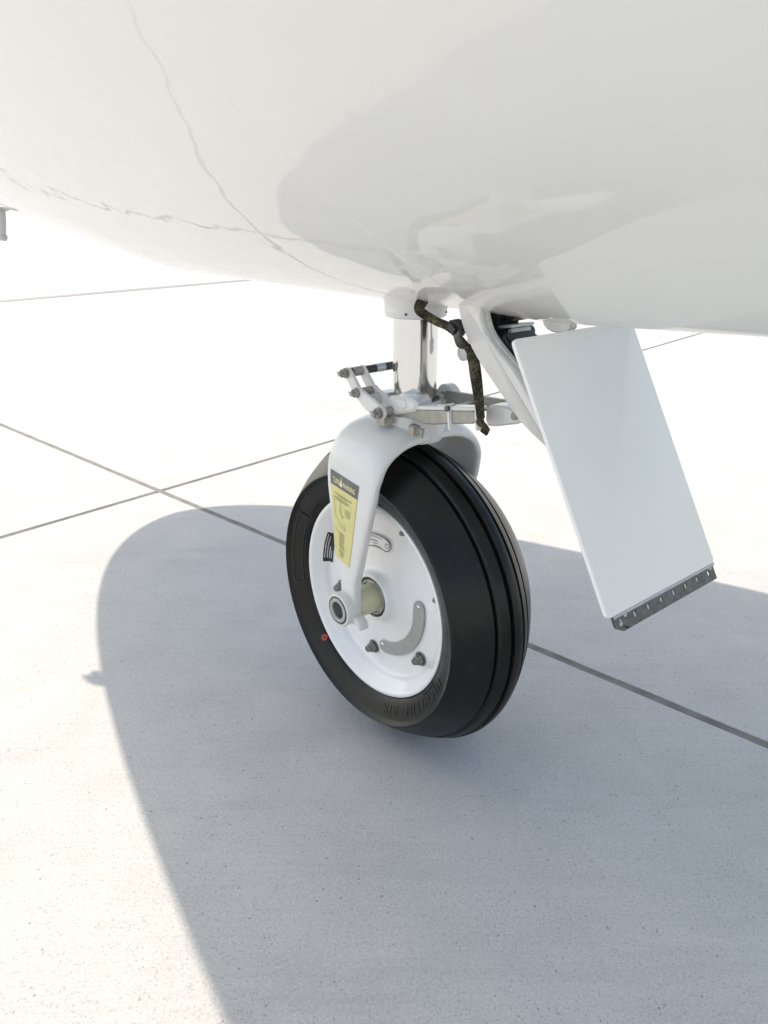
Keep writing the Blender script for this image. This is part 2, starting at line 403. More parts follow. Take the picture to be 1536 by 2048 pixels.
# air data probes near the nose
def probe(base, nrm, ln, name, tube):
    bm = bmesh.new(); base, nrm = Vector(base), Vector(nrm).normalized()
    turned(bm, base-nrm*.004, base+nrm*.006, [(0, .024), (.008, .024), (.010, .020)], 28)
    tip = base+nrm*ln
    prev = None; sec = 14; rings = []
    for k in range(9):
        t = k/8; c = base.lerp(tip, t)+Vector((0, -.018*t*t, 0)); w = .022-.007*t; th = .008-.002*t
        s = nrm.cross(Vector((0, 1, 0))).normalized()
        rings.append([bm.verts.new(c+Vector((0, 1, 0))*(w*math.cos(2*math.pi*q/sec))+s*(th*math.sin(2*math.pi*q/sec))) for q in range(sec)])
    for A, B in zip(rings, rings[1:]):
        for q in range(sec): bm.faces.new((A[q], A[(q+1) % sec], B[(q+1) % sec], B[q]))
    bm.faces.new(rings[0]); bm.faces.new(rings[-1])
    if tube:
        e = tip+Vector((0, -.018, 0)); turned(bm, e+Vector((0, .02, 0)), e+Vector((0, -.12, 0)), [(0, .003), (.006, .007), (.10, .0065), (.135, .004), (.14, .0025)], 20)
    return fin(bm, name, M_PROBE, jet, 40)
probe((.10, -1.088, .640), (.0, 0, -1), .055, 'air_data_probe', True)
best = max(((hull_pt(q*.01, R(f)), q*.01) for q in range(80, 125) for f in range(20, 120)), key=lambda c: c[0].x-.1674*c[0].z-9*max(0, abs(c[1]-.79*c[0].z-.355)-.012))
probe(best[0], (1, 0, -.05), .019, 'angle_vane', False)

# ------------------------------------------------------------------ tyre
TP = [(0, .2), (.005, .1992), (.01, .1972), (.02, .1922), (.03, .1862), (.04, .1797), (.05, .1722), (.058, .1655), (.0625, .1620), (.0648, .1600), (.0654, .1588), (.0648, .1578), (.0622, .1560), (.0600, .1520), (.0575, .1460), (.0545, .1400), (.0515, .1340), (.0480, .1295), (.043, .1275)]
def tread_r(a):
    a = abs(a)
    for (x0, r0), (x1, r1) in zip(TP[:9], TP[1:10]):
        if x0 <= a <= x1: return r0+(r1-r0)*(a-x0)/(x1-x0)
    return .158
prof = []
for x, r in reversed(TP[8:]): prof.append((x, r))
xs = [.0585, .053, .047, .041, .035, .0295]
prof += [(x, tread_r(x)) for x in xs]
for g in (.0245, .0085, -.0085, -.0245):
    rr = tread_r(g); w = .0023
    prof += [(g+w+.0008, tread_r(g+w+.0008)), (g+w, tread_r(g+w)-.0006), (g+w*.7, rr-.0052), (g-w*.7, rr-.0052), (g-w, tread_r(g-w)-.0006), (g-w-.0008, tread_r(g-w-.0008))]
    if g > -.02:
        m = g-.008; prof += [(m+.003, tread_r(m+.003)), (m, tread_r(m)), (m-.003, tread_r(m-.003))]
prof += [(-x, tread_r(x)) for x in reversed(xs)]
for x, r in TP[8:]: prof.append((-x, r))
bm = bmesh.new(); revolve(bm, prof, 0, .1977, 192)
for v in bm.verts:
    if v.co.z < .014:                 # bulge and flat where the load rests
        v.co.x *= 1+.05*(1-v.co.z/.014) if v.co.z > 0 else 1.05
    if v.co.z < .0006: v.co.z = .0006
tyre = fin(bm, 'tyre', M_RUB, jet, 32)
RC = .1977   # wheel centre height
def wheel_pt(theta, r, x):
    return Vector((x, -r*math.cos(theta), RC+r*math.sin(theta)))
def side_x(r):
    pts = sorted([(rr, x) for x, rr in TP[10:]])
    for (r0, x0), (r1, x1) in zip(pts, pts[1:]):
        if r0 <= r <= r1: return x0+(x1-x0)*(r-r0)/(r1-r0)
    return pts[0][1] if r < pts[0][0] else pts[-1][1]
def side_text(s, size, r0, theta0, depth, spacing=1., name='raised_lettering', mat=M_LETTER):
    me = text_mesh(s, size, depth, spacing)
    for v in me.vertices:
        u, w, d = v.co; r = r0+w; th = theta0+u/r0
        v.co = wheel_pt(th, r, side_x(r)+d+depth*.6)
    return link(name, me, mat, tyre, None)
side_text('MICHELIN  AIR', .0155, .1378, R(199.5), .00045, 1.36)
side_text('MADE IN U.S.A.', .0045, .1325, R(206), .0004, 1.1)
side_text('TUBELESS', .0065, .1330, R(33), .0004, 1.1)
# moulded pad outline on the left of the sidewall
bm = bmesh.new()
pts = []
t0, t1, ra, rb = R(-12), R(32), .136, .1505
for k in range(25): pts.append((t0+(t1-t0)*k/24, rb))
for k in range(25): pts.append((t1-(t1-t0)*k/24, ra))
inner = smooth_poly(pts, 2); cx_ = (t0+t1)/2
n = len(inner); ringA = []
for th, r in inner:
    ringA.append([bm.verts.new(wheel_pt(th, r, side_x(r)+.0002)), bm.verts.new(wheel_pt(th, r, side_x(r)+.0012)),
                  bm.verts.new(wheel_pt(cx_+(th-cx_)*.975, .1433+(r-.1433)*.80, side_x(.1433+(r-.1433)*.80)+.0012)),
                  bm.verts.new(wheel_pt(cx_+(th-cx_)*.97, .1433+(r-.1433)*.76, side_x(.1433+(r-.1433)*.76)+.0002))])
for k in range(n):
    A, B = ringA[k], ringA[(k+1) % n]
    for q in range(3): bm.faces.new((A[q], A[q+1], B[q+1], B[q]))
fin(bm, 'moulded_pad', M_LETTER, tyre, 40)
# red balance ring
def disc_mark(name, theta, r, rad, inner_r, mat, parent, xoff=.0008, xf=None):
    bm = bmesh.new(); A = []; Bv = []
    for k in range(24):
        a = 2*math.pi*k/24
        for rr, lst in ((rad, A), (inner_r, Bv)):
            r2 = r+rr*math.sin(a); th = theta+rr*math.cos(a)/r
            lst.append(bm.verts.new(wheel_pt(th, r2, (xf or side_x)(r2)+xoff)))
    for k in range(24): bm.faces.new((A[k], A[(k+1) % 24], Bv[(k+1) % 24], Bv[k]))
    return fin(bm, name, mat, parent, None)
disc_mark('balance_mark', R(-46), .1345, .0042, .0022, M_RED, tyre)
disc_mark('balance_dot', R(-46), .1345, .0013, .0002, M_RED, tyre, .001)

# ------------------------------------------------------------------ wheel rim
RP = [(.043, .1275), (.0465, .1288), (.0488, .1283), (.0496, .1262), (.0490, .1240), (.0462, .1215), (.0425, .1185), (.0385, .1140), (.0352, .1112), (.0330, .1095), (.0305, .1082), (.0288, .1050), (.0281, .1010), (.0279, .0950), (.0288, .0800), (.0305, .0600), (.0328, .0400), (.0340, .0345), (.0365, .0318), (.0410, .0305), (.0445, .0300), (.0458, .0288), (.0460, .0272), (.0452, .0260), (.0410, .0256), (.0340, .0256)]
def rim_x(r):
    pts = sorted([(rr, x) for x, rr in RP[4:]])
    for (r0, x0), (r1, x1) in zip(pts, pts[1:]):
        if r0 <= r <= r1: return x0+(x1-x0)*(r-r0)/(r1-r0)
    return pts[0][1] if r < pts[0][0] else pts[-1][1]
bm = bmesh.new()
revolve(bm, RP+[(-x, r) for x, r in reversed(RP)], 0, RC, 144, True)
rim = fin(bm, 'wheel_rim', M_RIM, jet, 50)
# bearing seal, race and axle sleeve
bm = bmesh.new(); revolve(bm, [(.036, .0254), (.0425, .0254), (.0438, .0248), (.0438, .0236), (.0424, .0232), (.036, .0232)], 0, RC, 64); fin(bm, 'grease_seal', M_BLACK, rim, 40)
bm = bmesh.new(); revolve(bm, [(.034, .0231), (.0432, .0231), (.0446, .0222), (.0446, .0208), (.0428, .0200), (.034, .0200)], 0, RC, 64); fin(bm, 'bearing_race', M_GREYAL, rim, 40)
bm = bmesh.new(); revolve(bm, [(.033, .0199), (.0405, .0199), (.0415, .0192), (.0415, .0170)], 0, RC, 64); fin(bm, 'felt_ring', M_RIM, rim, 40)
bm = bmesh.new(); revolve(bm, [(.030, .0178), (.0740, .0178), (.0750, .0165), (.0750, .0100)], 0, RC, 64); fin(bm, 'axle_sleeve', M_SPACER, jet, 40)
bm = bmesh.new(); revolve(bm, [(-.030, .0178), (-.0740, .0178), (-.0750, .0165), (-.0750, .0100)], 0, RC, 48)
fin(bm, 'axle_sleeve', M_SPACER, jet, 40)
# tie bolts: washer, hex nut, bolt end
bm = bmesh.new()
turned(bm, (0, 0, 0), (1, 0, 0), [(0, .0092), (.0016, .0092), (.0019, .0087)], 28)
hexa = [(.0074*math.cos(R(60*k)), .0074*math.sin(R(60*k))) for k in range(6)]; plate(bm, hexa, .0017, .0062, .0008)
turned(bm, (.006, 0, 0), (1, 0, 0), [(0, .0060), (.0025, .0058), (.0030, .0045), (.0065, .0043), (.0072, .0036)], 20)
plate(bm, [(.0047*math.cos(R(60*k+20)), .0047*math.sin(R(60*k+20))) for k in range(6)], .0088, .0112, .0006)
bmesh.ops.recalc_face_normals(bm, faces=bm.faces); bolt_me = bpy.data.meshes.new('tie_bolt'); bm.to_mesh(bolt_me); bm.free(); bolt_me.materials.append(M_NUT)
for p in bolt_me.polygons: p.use_smooth = True
bolt_me.set_sharp_from_angle(angle=R(30))
for ang, r in ((-80, .0838), (-141, .0945), (163, .1005), (112, .1010), (46, .095), (-15, .0835)):
    o = bpy.data.objects.new('tie_bolt', bolt_me); col.objects.link(o); o.parent = rim
    short = ang in (163, 112); o.location = wheel_pt(R(ang), r, rim_x(r)-(.0035 if short else .0002)); o.rotation_euler = (R(ang*1.7), 0, 0)
    if short: o.scale = (.55, .62, .62)
# curved stainless balance plate
def arc_plate(name, t0, t1, rm, hw, th, mat, parent, xoff=.0004, ends=True, n=40):
    bm = bmesh.new(); out = []
    for k in range(n+1):
        t = t0+(t1-t0)*k/n; out.append((t, rm+hw))
    for k in range(1, 8): a = math.pi/2-math.pi*k/8; out.append((t1+hw*math.cos(a)/rm*(1 if ends else .15), rm+hw*math.sin(a)))
    for k in range(n+1):
        t = t1+(t0-t1)*k/n; out.append((t, rm-hw))
    for k in range(1, 8): a = -math.pi/2-math.pi*k/8; out.append((t0+hw*math.cos(a)/rm*(1 if ends else .15), rm+hw*math.sin(a)))
    m = len(out); base = max(rim_x(r) for _, r in out)+xoff; A, B, Cc = [], [], []
    for t, r in out:
        A.append(bm.verts.new(wheel_pt(t, r, base-.0006))); B.append(bm.verts.new(wheel_pt(t, r, base+th-.0003)))
        Cc.append(bm.verts.new(wheel_pt(t, rm+(r-rm)*.96, base+th)))
    for X, Y in ((A, B), (B, Cc)):
        for k in range(m): bm.faces.new((X[k], X[(k+1) % m], Y[(k+1) % m], Y[k]))
    # top strip between the outer and inner arc
    bm.faces.new(Cc)
    bmesh.ops.triangulate(bm, faces=[f for f in bm.faces if len(f.verts) > 4])
    return fin(bm, name, mat, parent, 40), base+th
def rivet(name, theta, r, x, rad, mat, parent):
    bm = bmesh.new(); turned(bm, wheel_pt(theta, r, x-.0004), wheel_pt(theta, r, x+1), [(0, rad), (.0007, rad*.96), (.0014, rad*.72), (.0018, rad*.3)], 18)
    return fin(bm, name, mat, parent, 60)
pl, xt = arc_plate('balance_weight', R(-187.5), R(-97), .0715, .0088, .0014, M_PLATE, rim)
for t, r in ((-189, .0715), (-94.5, .0700)): rivet('weight_rivet', R(t), r, xt, .0029, M_CHROME, rim)
# data plate with a raised dark border
pl, xt = arc_plate('data_plate', R(44), R(99), .0708, .0086, .0010, M_RIM, rim)
bm = bmesh.new(); out = []
for rr, ta, tb in ((.0794, 44, 99), (.0622, 99, 44)):
    for k in range(31): out.append((R(ta+(tb-ta)*k/30), rr))
    if rr > .07:
        for k in range(1, 8): a = math.pi/2-math.pi*k/8; out.append((R(99)+.0086*math.cos(a)/.0708, .0708+.0086*math.sin(a)))
    else:
        for k in range(1, 8): a = -math.pi/2-math.pi*k/8; out.append((R(44)+.0086*math.cos(a)/.0708, .0708+.0086*math.sin(a)))
rA = [bm.verts.new(wheel_pt(t, r, xt+.0004)) for t, r in out]; rB = [bm.verts.new(wheel_pt(R(71.5)+(t-R(71.5))*.985, .0708+(r-.0708)*.90, xt+.0004)) for t, r in out]
rC = [bm.verts.new(wheel_pt(t, r, xt-.0008)) for t, r in out]
for k in range(len(out)):
    q = (k+1) % len(out); bm.faces.new((rA[k], rA[q], rB[q], rB[k])); bm.faces.new((rC[k], rC[q], rA[q], rA[k]))
fin(bm, 'plate_border', M_PINK, rim, 40)
def plate_text(s, size, r0, thc, x, mat=M_PINK, parent=rim, name='plate_print', spacing=1.):
    me = text_mesh(s, size, 0, spacing); w = max(v.co.x for v in me.vertices)
    for v in me.vertices: v.co = wheel_pt(thc+(v.co.x-w/2)/r0, r0+v.co.y, x+.0003)
    return link(name, me, mat, parent, None)
plate_text('MADE IN U.S.A.', .0036, .0745, R(84), xt)
def dash_rows(rows, mapf, name, mat, parent):
    """illegible small print as short flat strokes: rows of (u0, u1, v, height)"""
    bm = bmesh.new()
    for u0, u1, v, hh in rows:
        u = u0
        while u < u1-1e-5:
            w = min(random.uniform(.0006, .0013), u1-u); j = random.uniform(-.12, .12)*hh
            q = [bm.verts.new(mapf(*c)) for c in ((u, v+j), (u+w, v+j), (u+w, v+hh+j), (u, v+hh+j))]; bm.faces.new(q)
            u += w+random.uniform(.0003, .0007)
    o = fin(bm, name, mat, parent, None); o['kind'] = 'stuff'; return o
mp_ = lambda u, v: wheel_pt(R(71.5)+u/.0708, .0708+v, xt+.0003)
dash_rows([(.004, .020, -.001, .0014), (-.004, .0015, -.001, .0014), (.009, .019, -.0042, .0011), (-.006, .004, -.0042, .0011), (.010, .026, -.0070, .0009)], mp_, 'plate_print', M_PINK, rim)
disc_mark('plate_stamp', R(101), .0708, .0034, .0026, M_PINK, rim, xt-rim_x(.0708)+.0003, lambda r: rim_x(.0708))
# black tyre-pressure label on the recess wall
bm = bmesh.new(); rows = []
for k in range(13):
    t = R(3+25*k/12); rows.append([bm.verts.new(wheel_pt(t, r, rim_x(r)+.0005)) for r in (.1015, .1045, .1075, .1100, .1125)])
for A, B in zip(rows, rows[1:]):
    for q in range(4): bm.faces.new((A[q], A[q+1], B[q+1], B[q]))
fin(bm, 'pressure_label', M_BLACK, rim, 60)
mp2 = lambda u, v: wheel_pt(R(5)+u/.107, .107+v, rim_x(.107+v)+.0009)
dash_rows([(.002+.0045*0, .040, .0034, .0007), (.002, .036, .0014, .0009), (.002, .020, -.0008, .0012), (.002, .015, -.0032, .0012)], mp2, 'label_print', M_WHITEINK, rim)
disc_mark('slip_mark', R(-44), .1000, .0028, .0004, M_YMARK, rim, .0005, rim_x)

# ------------------------------------------------------------------ fork
half = [(.0795, .183), (.0795, .215), (.0795, .26), (.0795, .31), (.0795, .345), (.0785, .366), (.0745, .384), (.067, .3985), (.0555, .4090), (.041, .4150), (.022, .4178), (0, .4185)]
pathL = [Vector((a, 0, z)) for a, z in half]; pathR = [Vector((-a, 0, z)) for a, z in reversed(half[:-1])]
fpath = catmull(pathL+pathR, 6)
def wid(z, a):
    K = [(.18, .010, .019), (.215, .0095, .0175), (.235, .0105, .019), (.26, .0185, .027), (.30, .0255, .038), (.345, .0325, .0515), (.375, .034, .057), (.40, .0335, .058), (.42, .032, .058)]
    for (z0, f0, r0), (z1, f1, r1) in zip(K, K[1:]):
        if z <= z1: t = max(0, (z-z0)/(z1-z0)); return f0+(f1-f0)*t, r0+(r1-r0)*t
    return K[-1][1:]
FT = .0068
bm = bmesh.new(); rings = []
NS = 44
for i, p in enumerate(fpath):
    d = (fpath[min(i+1, len(fpath)-1)]-fpath[max(i-1, 0)]).normalized(); nn = Vector((d.z, 0, -d.x))
    if nn.dot(p-Vector((0, 0, .25))) < 0: nn = -nn
    f_, r_ = wid(p.z, p.x); c = (r_-f_)/2; hw = (f_+r_)/2
    crown = max(0., min(1., (p.z-.36)/.05)); rr = []
    for k in range(NS):
        a = 2*math.pi*k/NS; ca, sa = math.cos(a), math.sin(a)
        y = c+hw*math.copysign(abs(ca)**(2/5.5), ca); t = FT*math.copysign(abs(sa)**(2/3.2), sa)
        q = p+nn*t; q.y = y; q.z -= crown*(3.6*max(0, y-.012)**2*1.6+2.2*max(0, -y)**2); rr.append(bm.verts.new(q))
    rings.append(rr)
for A, B in zip(rings, rings[1:]):
    for k in range(NS): bm.faces.new((A[k], A[(k+1) % NS], B[(k+1) % NS], B[k]))
bm.faces.new(rings[0]); bm.faces.new(rings[-1])
for sx in (1, -1):        # axle eyes with a small ear
    turned(bm, (sx*.068, 0, RC), (sx*1, 0, RC), [(.0065, .0150), (.0085, .0190), (.0110, .0205), (.0270, .0210), (.0290, .0198), (.0290, .0176)], 48, False)
    ear = smooth_poly([(.010, .196), (.028, .194), (.0345, .185), (.032, .1795), (.0245, .184), (.010, .184)], 1); plate(bm, ear, sx*.076, sx*.090, .0015)
fork = fin(bm, 'wheel_fork', M_GEAR, jet, 45)
bm = bmesh.new(); revolve(bm, [(.080, .0176), (.0968, .0176), (.0978, .0168), (.0978, .0158), (.0968, .0154)], 0, RC, 48); fin(bm, 'bush_flange', M_DARKSTEEL, fork, 40)
bm = bmesh.new(); revolve(bm, [(.082, .0155), (.0972, .0155), (.0980, .0148), (.0980, .0112), (.0968, .0104), (.0750, .0104)], 0, RC, 48); fin(bm, 'axle_bush', M_GREYAL, fork, 40)
bm = bmesh.new(); revolve(bm, [(.0960, .0103), (.060, .0103), (.0590, .0001)], 0, RC, 40); fin(bm, 'axle_bore', M_BORE, fork, 40)
# warning placard on the near leg
def leg_x(z):
    best = None
    for p, q in zip(fpath[:len(fpath)//2], fpath[1:]):
        if p.z <= z <= q.z and p.x > 0:
            t = (z-p.z)/max(1e-9, q.z-p.z); d = (q-p).normalized(); return p.x+(q.x-p.x)*t+FT*abs(d.z), 0
    return .0795+FT, 0
def placard(u, v, off=.0006):
    """u 0..1 front to aft, v 0..1 bottom to top"""
    z0, z1 = .2575, .3640; ya = -.0165+(-.0225+.0165)*v; yb = .0105+(.0305-.0105)*v
    zz = z0+(z1-z0)*v+(.004+.0005*v)*(0.5-u)*1.6
    y = ya+(yb-ya)*u
    x, _ = leg_x(zz)
    return Vector((x+off, y, zz))
def patch(name, u0, u1, v0, v1, mat, parent, off, nu=8, nv=14, rc=.06):
    bm = bmesh.new(); G = []
    for j in range(nv+1):
        row = []; v = v0+(v1-v0)*j/nv; e = 0
        for i in range(nu+1):
            row.append(bm.verts.new(placard(u0+(u1-u0)*i/nu, v, off)))
        G.append(row)
    for A, B in zip(G, G[1:]):
        for i in range(nu): bm.faces.new((A[i], A[i+1], B[i+1], B[i]))
    for a, b in ((0, 0), (0, nu), (nv, 0), (nv, nu)):
        pass
    return fin(bm, name, mat, parent, 60)
patch('warning_placard', 0, 1, 0, .845, M_YELLOW, fork, .0005)
patch('placard_header', 0, 1, .845, 1, M_YHEAD, fork, .0005)
def placard_text(s, u0, u1, v0, size_v, mat, name='placard_print'):
    me = text_mesh(s, 1., 0, 1.12, .022); xs = [v.co.x for v in me.vertices]; ys = [v.co.y for v in me.vertices]
    x0, x1, y1 = min(xs), max(xs), max(ys)
    for v in me.vertices: v.co = placard(u0+(u1-u0)*(v.co.x-x0)/(x1-x0), v0+size_v*v.co.y/y1, .0009)
    return link(name, me, mat, fork, None)
placard_text('TURN', .09, .37, .885, .055, M_TITLE, 'placard_title')
placard_text('WARNING', .45, .90, .885, .055, M_TITLE, 'placard_title')
# a flaw scratched through the header
bm = bmesh.new()
for q in ((.375, .90, .41, .99, .43, .89), (.33, .885, .44, .915, .44, .875)):
    bm.faces.new([bm.verts.new(placard(q[k], q[k+1], .0010)) for k in (0, 2, 4)])
fin(bm, 'header_scratch', M_RIM, fork, None)
def strokes(name, segs, wv=.006):
    bm = bmesh.new()
    for (ua, va), (ub, vb) in segs:
        a, b = placard(ua, va, .0009), placard(ub, vb, .0009); d = (b-a).normalized(); s = d.cross(Vector((1, 0, 0))).normalized()*.00022
        bm.faces.new([bm.verts.new(x) for x in (a-s, b-s, b+s, a+s)])
    o = fin(bm, name, M_INK, fork, None); o['kind'] = 'stuff'; return o
strokes('placard_diagram', [((.38, .72), (.40, .60)), ((.40, .60), (.42, .55)), ((.42, .55), (.53, .545)), ((.53, .545), (.46, .515)), ((.33, .62), (.44, .53)), ((.10, .73), (.16, .60)), ((.16, .60), (.12, .52)), ((.14, .52), (.46, .41)), ((.46, .41), (.60, .395)), ((.60, .395), (.62, .43)), ((.62, .43), (.50, .45)), ((.20, .33), (.20, .37))])
um = lambda u, v: placard(u/.045, v/.105, .0009)
dash_rows([(.006, .038, .0805, .0011), (.012, .030, .0785, .0009), (.006, .034, .0755, .0011), (.008, .030, .0735, .0009),
           (.026, .036, .067, .0010), (.026, .037, .0645, .0010), (.026, .036, .062, .0010), (.028, .036, .0595, .0010)] +
          [(.013+.002*(k % 2), .013+random.uniform(.012, .017), .0345-.0026*k, .0012) for k in range(8)] +
          [(.012, .026, .0125, .0010), (.014, .028, .0102, .0010), (.015, .027, .008, .0010), (.016, .024, .0055, .0010)], um, 'placard_print', M_INK, fork)
bm = bmesh.new(); turned(bm, (.058, .02, .4080), (.058+.5, .02, .4080+.8), [(0, .0022), (.0006, .0020)], 12); fin(bm, 'paint_chip', M_DARKSTEEL, fork, None)

# ------------------------------------------------------------------ oleo strut and collar
SY = .024
bm = bmesh.new(); turned(bm, (.0, SY, .440), (0, SY, 1), [(0, .0246), (.15, .0246)], 96); fin(bm, 'oleo_piston', M_CHROME, jet, 40)
bm = bmesh.new()
turned(bm, (0, SY, .5350), (0, SY, 1), [(0, .0262), (.0008, .0320), (.0020, .0336), (.0100, .0342), (.0112, .0336), (.018, .035), (.036, .042)], 64)
hs = fin(bm, 'strut_housing', M_GEAR, jet, 40)
for a in (-60, -150, 30, 120):
    bm = bmesh.new(); d = Vector((math.cos(R(a)), math.sin(R(a)), 0)); p = Vector((0, SY, .5412))+d*.0328
    turned(bm, p, p+d, [(0, .0014), (.0019, .0014), (.0021, .0010)], 12); fin(bm, 'grub_screw', M_BLACK, hs, None)
bm = bmesh.new()
turned(bm, (0, SY, .400), (0, SY, 1), [(0, .033), (.012, .036), (.026, .0365), (.034, .0345), (.040, .0335), (.0435, .0320), (.0450, .0300), (.0450, .0252)], 64, False)
# bosses on the collar for the links
plate(bm, smooth_poly([(.020, .4300), (.020, .4515), (.030, .4545), (.067, .4570), (.068, .4440), (.050, .4385), (.036, .4340)], 1), .012, .038, .003)
plate(bm, smooth_poly([(.034, .4455), (.034, .4525), (.052, .4540), (.054, .4450), (.046, .4420)], 2), .0375, .0392, .0008)
box(bm, (-.030, .030, .4370), (.020, .036, .022), Matrix.Rotation(R(-12), 3, 'Z'), .004)
box(bm, (.020, -.005, .4440), (.040, .020, .012), None, .003)
plate(bm, smooth_poly([(.030, .430), (.058, .436), (.060, .452), (.046, .462), (.030, .456)], 2), -.040, -.028, .001)
fin(bm, 'fork_collar', M_GEAR, jet, 40)
bm = bmesh.new(); turned(bm, (0, SY, .4448), (0, SY, 1), [(0, .0285), (.0008, .0285), (.0014, .0252)], 64, False); fin(bm, 'wiper_ring', M_DARKSTEEL, jet, 40)
# steering stop rod, two links, pins
bm = bmesh.new(); rod(bm, (-.022, -.030, .4722), (.056, -.030, .4722), .0046); towrod = fin(bm, 'stop_rod', M_BLACK, jet, 40)
bm = bmesh.new(); turned(bm, (.000, -.030, .4722), (1, -.030, .4722), [(0, .0049), (.013, .0049)], 24); fin(bm, 'rod_band', M_GREYAL, towrod, 40)
bm = bmesh.new(); turned(bm, (.033, -.030, .4722), (1, -.030, .4722), [(0, .0053), (.014, .0053)], 24); fin(bm, 'rod_spacer', M_STEEL, towrod, 40)
def castle_nut(name, c, rad, parent, rot=0):
    bm = bmesh.new(); c = Vector(c)
    plate(bm, [(c.y+rad*math.cos(R(60*k+rot)), c.z+rad*math.sin(R(60*k+rot))) for k in range(6)], c.x, c.x+rad*.9, .0006)
    turned(bm, c+Vector((rad*.8, 0, 0)), c+Vector((1, 0, 0)), [(0, rad*.55), (rad*.9, rad*.52), (rad*1.0, rad*.4)], 14)
    for k in range(3):
        a = R(60*k+30+rot); dv = Vector((0, math.cos(a), math.sin(a)))*rad*.82; bar(bm, c+Vector((rad*1.1, 0, 0))-dv, c+Vector((rad*1.1, 0, 0))+dv, rad*.22, rad*.3, bev=0)
    rod(bm, c+Vector((rad*1.3, -rad*1.3, rad*.2)), c+Vector((rad*1.3, rad*1.4, -rad*.1)), rad*.11, 8, .0001)
    turned(bm, c-Vector((.0010, 0, 0)), c+Vector((1, 0, 0)), [(0, rad*1.15), (.0010, rad*1.15)], 20)
    return fin(bm, name, M_STEEL, parent, 30)
castle_nut('castle_nut', (.0565, -.030, .4722), .0052, towrod, 10)
def chain_plate(pts, rads):
    """rounded link outline through (y, z) points with radii"""
    out = []
    n = len(pts)
    L = [Vector(p) for p in pts]
    left, right = [], []
    for i, p in enumerate(L):
        d = (L[min(i+1, n-1)]-L[max(i-1, 0)]).normalized(); nn = Vector((-d.y, d.x)); left.append(p+nn*rads[i]); right.append(p-nn*rads[i])
    d0 = (L[0]-L[1]).normalized(); d1 = (L[-1]-L[-2]).normalized()
    def cap(c, d, r): 
        a0 = math.atan2(d.y, d.x); return [(c.x+r*math.cos(a0+R(q)), c.y+r*math.sin(a0+R(q))) for q in (-60, -30, 0, 30, 60)]
    out = [tuple(v) for v in left]+cap(L[-1], d1, rads[-1])[::-1]+[tuple(v) for v in reversed(right)]+cap(L[0], d0, rads[0])[::-1]
    return out
for x0, x1 in ((.0495, .0545), (.0290, .0335)):
    bm = bmesh.new(); plate(bm, chain_plate([(-.030, .4722), (-.012, .4528), (.006, .4440), (.0275, .4372)], [.0060, .0062, .0088, .0078]), x0, x1, .0008)
    fin(bm, 'side_link', M_GEAR, jet, 35)
bm = bmesh.new(); rod(bm, (.026, -.0118, .4527), (.0545, -.0118, .4527), .0048); pin = fin(bm, 'link_pin', M_STEEL, jet, 40)
castle_nut('castle_nut', (.0545, -.0118, .4527), .0052, pin, 25)
bm = bmesh.new(); rod(bm, (.0, .0275, .4372), (.0545, .0275, .4372), .0052); pin = fin(bm, 'link_pin', M_STEEL, jet, 40)
castle_nut('castle_nut', (.0545, .0275, .4372), .0060, pin, 0)
# torque link: two converging arms, cross web, apex fitting
def sheared(bm, k, y0):
    for v in bm.verts: v.co.x += k*(v.co.y-y0)
bm = bmesh.new()
plate(bm, smooth_poly([(.018, .4335), (.030, .4400), (.042, .4400), (.0535, .4425), (.060, .4448), (.110, .4530), (.153, .4605), (.153, .4470), (.112, .4385), (.0795, .4310), (.064, .4322), (.048, .4330), (.034, .4300), (.022, .4280)], 1), .0255, .0325, .0012)
sheared(bm, -.035, .09)
bar(bm, (-.0340, .026, .4440), (-.0120, .160, .4570), .008, .014, .008, .0150); bar(bm, (-.026, .098, .448), (.028, .105, .4475), .011, .010)
tl = fin(bm, 'torque_link', M_STEEL, jet, 35)
bm = bmesh.new()
plate(bm, smooth_poly([(.0545, .4430), (.0590, .4480), (.076, .4513), (.110, .4570), (.153, .4645), (.153, .4600), (.110, .4528), (.062, .4445)], 1), .0215, .0345, .0009)
sheared(bm, -.035, .09); fin(bm, 'link_flange', M_GEAR, tl, 35)
for y, z in ((.1130, .4462), (.1500, .4532)):
    bm = bmesh.new(); box(bm, (.0305-.035*(y-.09), y, z), (.0095, .0046, .0262), Matrix.Rotation(R(6), 3, 'X'), .001); fin(bm, 'link_clamp', M_GEAR, tl, 35)
bm = bmesh.new(); turned(bm, (.0335, .1120, .4555), (1, .1120, .4555), [(0, .0030), (.003, .0030), (.0036, .002)], 12); fin(bm, 'clamp_screw', M_DARKSTEEL, tl, 30)
bm = bmesh.new(); plate(bm, smooth_poly([(.144, .4405), (.144, .4615), (.166, .4655), (.180, .4640), (.194, .4565), (.188, .4510), (.172, .4465), (.158, .4420)], 1), -.012, .0135, .002)
ap = fin(bm, 'apex_fitting', M_GEAR, jet, 35)
bm = bmesh.new(); rod(bm, (-.016, .1830, .4580), (.0165, .1830, .4580), .0036); fin(bm, 'apex_pin', M_STEEL, ap, 40)
# grease fitting and bracket under the link, steel lug on the fork crown
bm = bmesh.new(); box(bm, (.036, .064, .4225), (.010, .012, .012), None, .0015); turned(bm, (.040, .080, .428), (.040, .080, .3), [(0, .0028), (.004, .0028), (.006, .0018), (.010, .0016)], 14)
box(bm, (.046, .0265, .4275), (.013, .017, .010), None, .0015); fin(bm, 'crown_lug', M_STEEL, jet, 35)

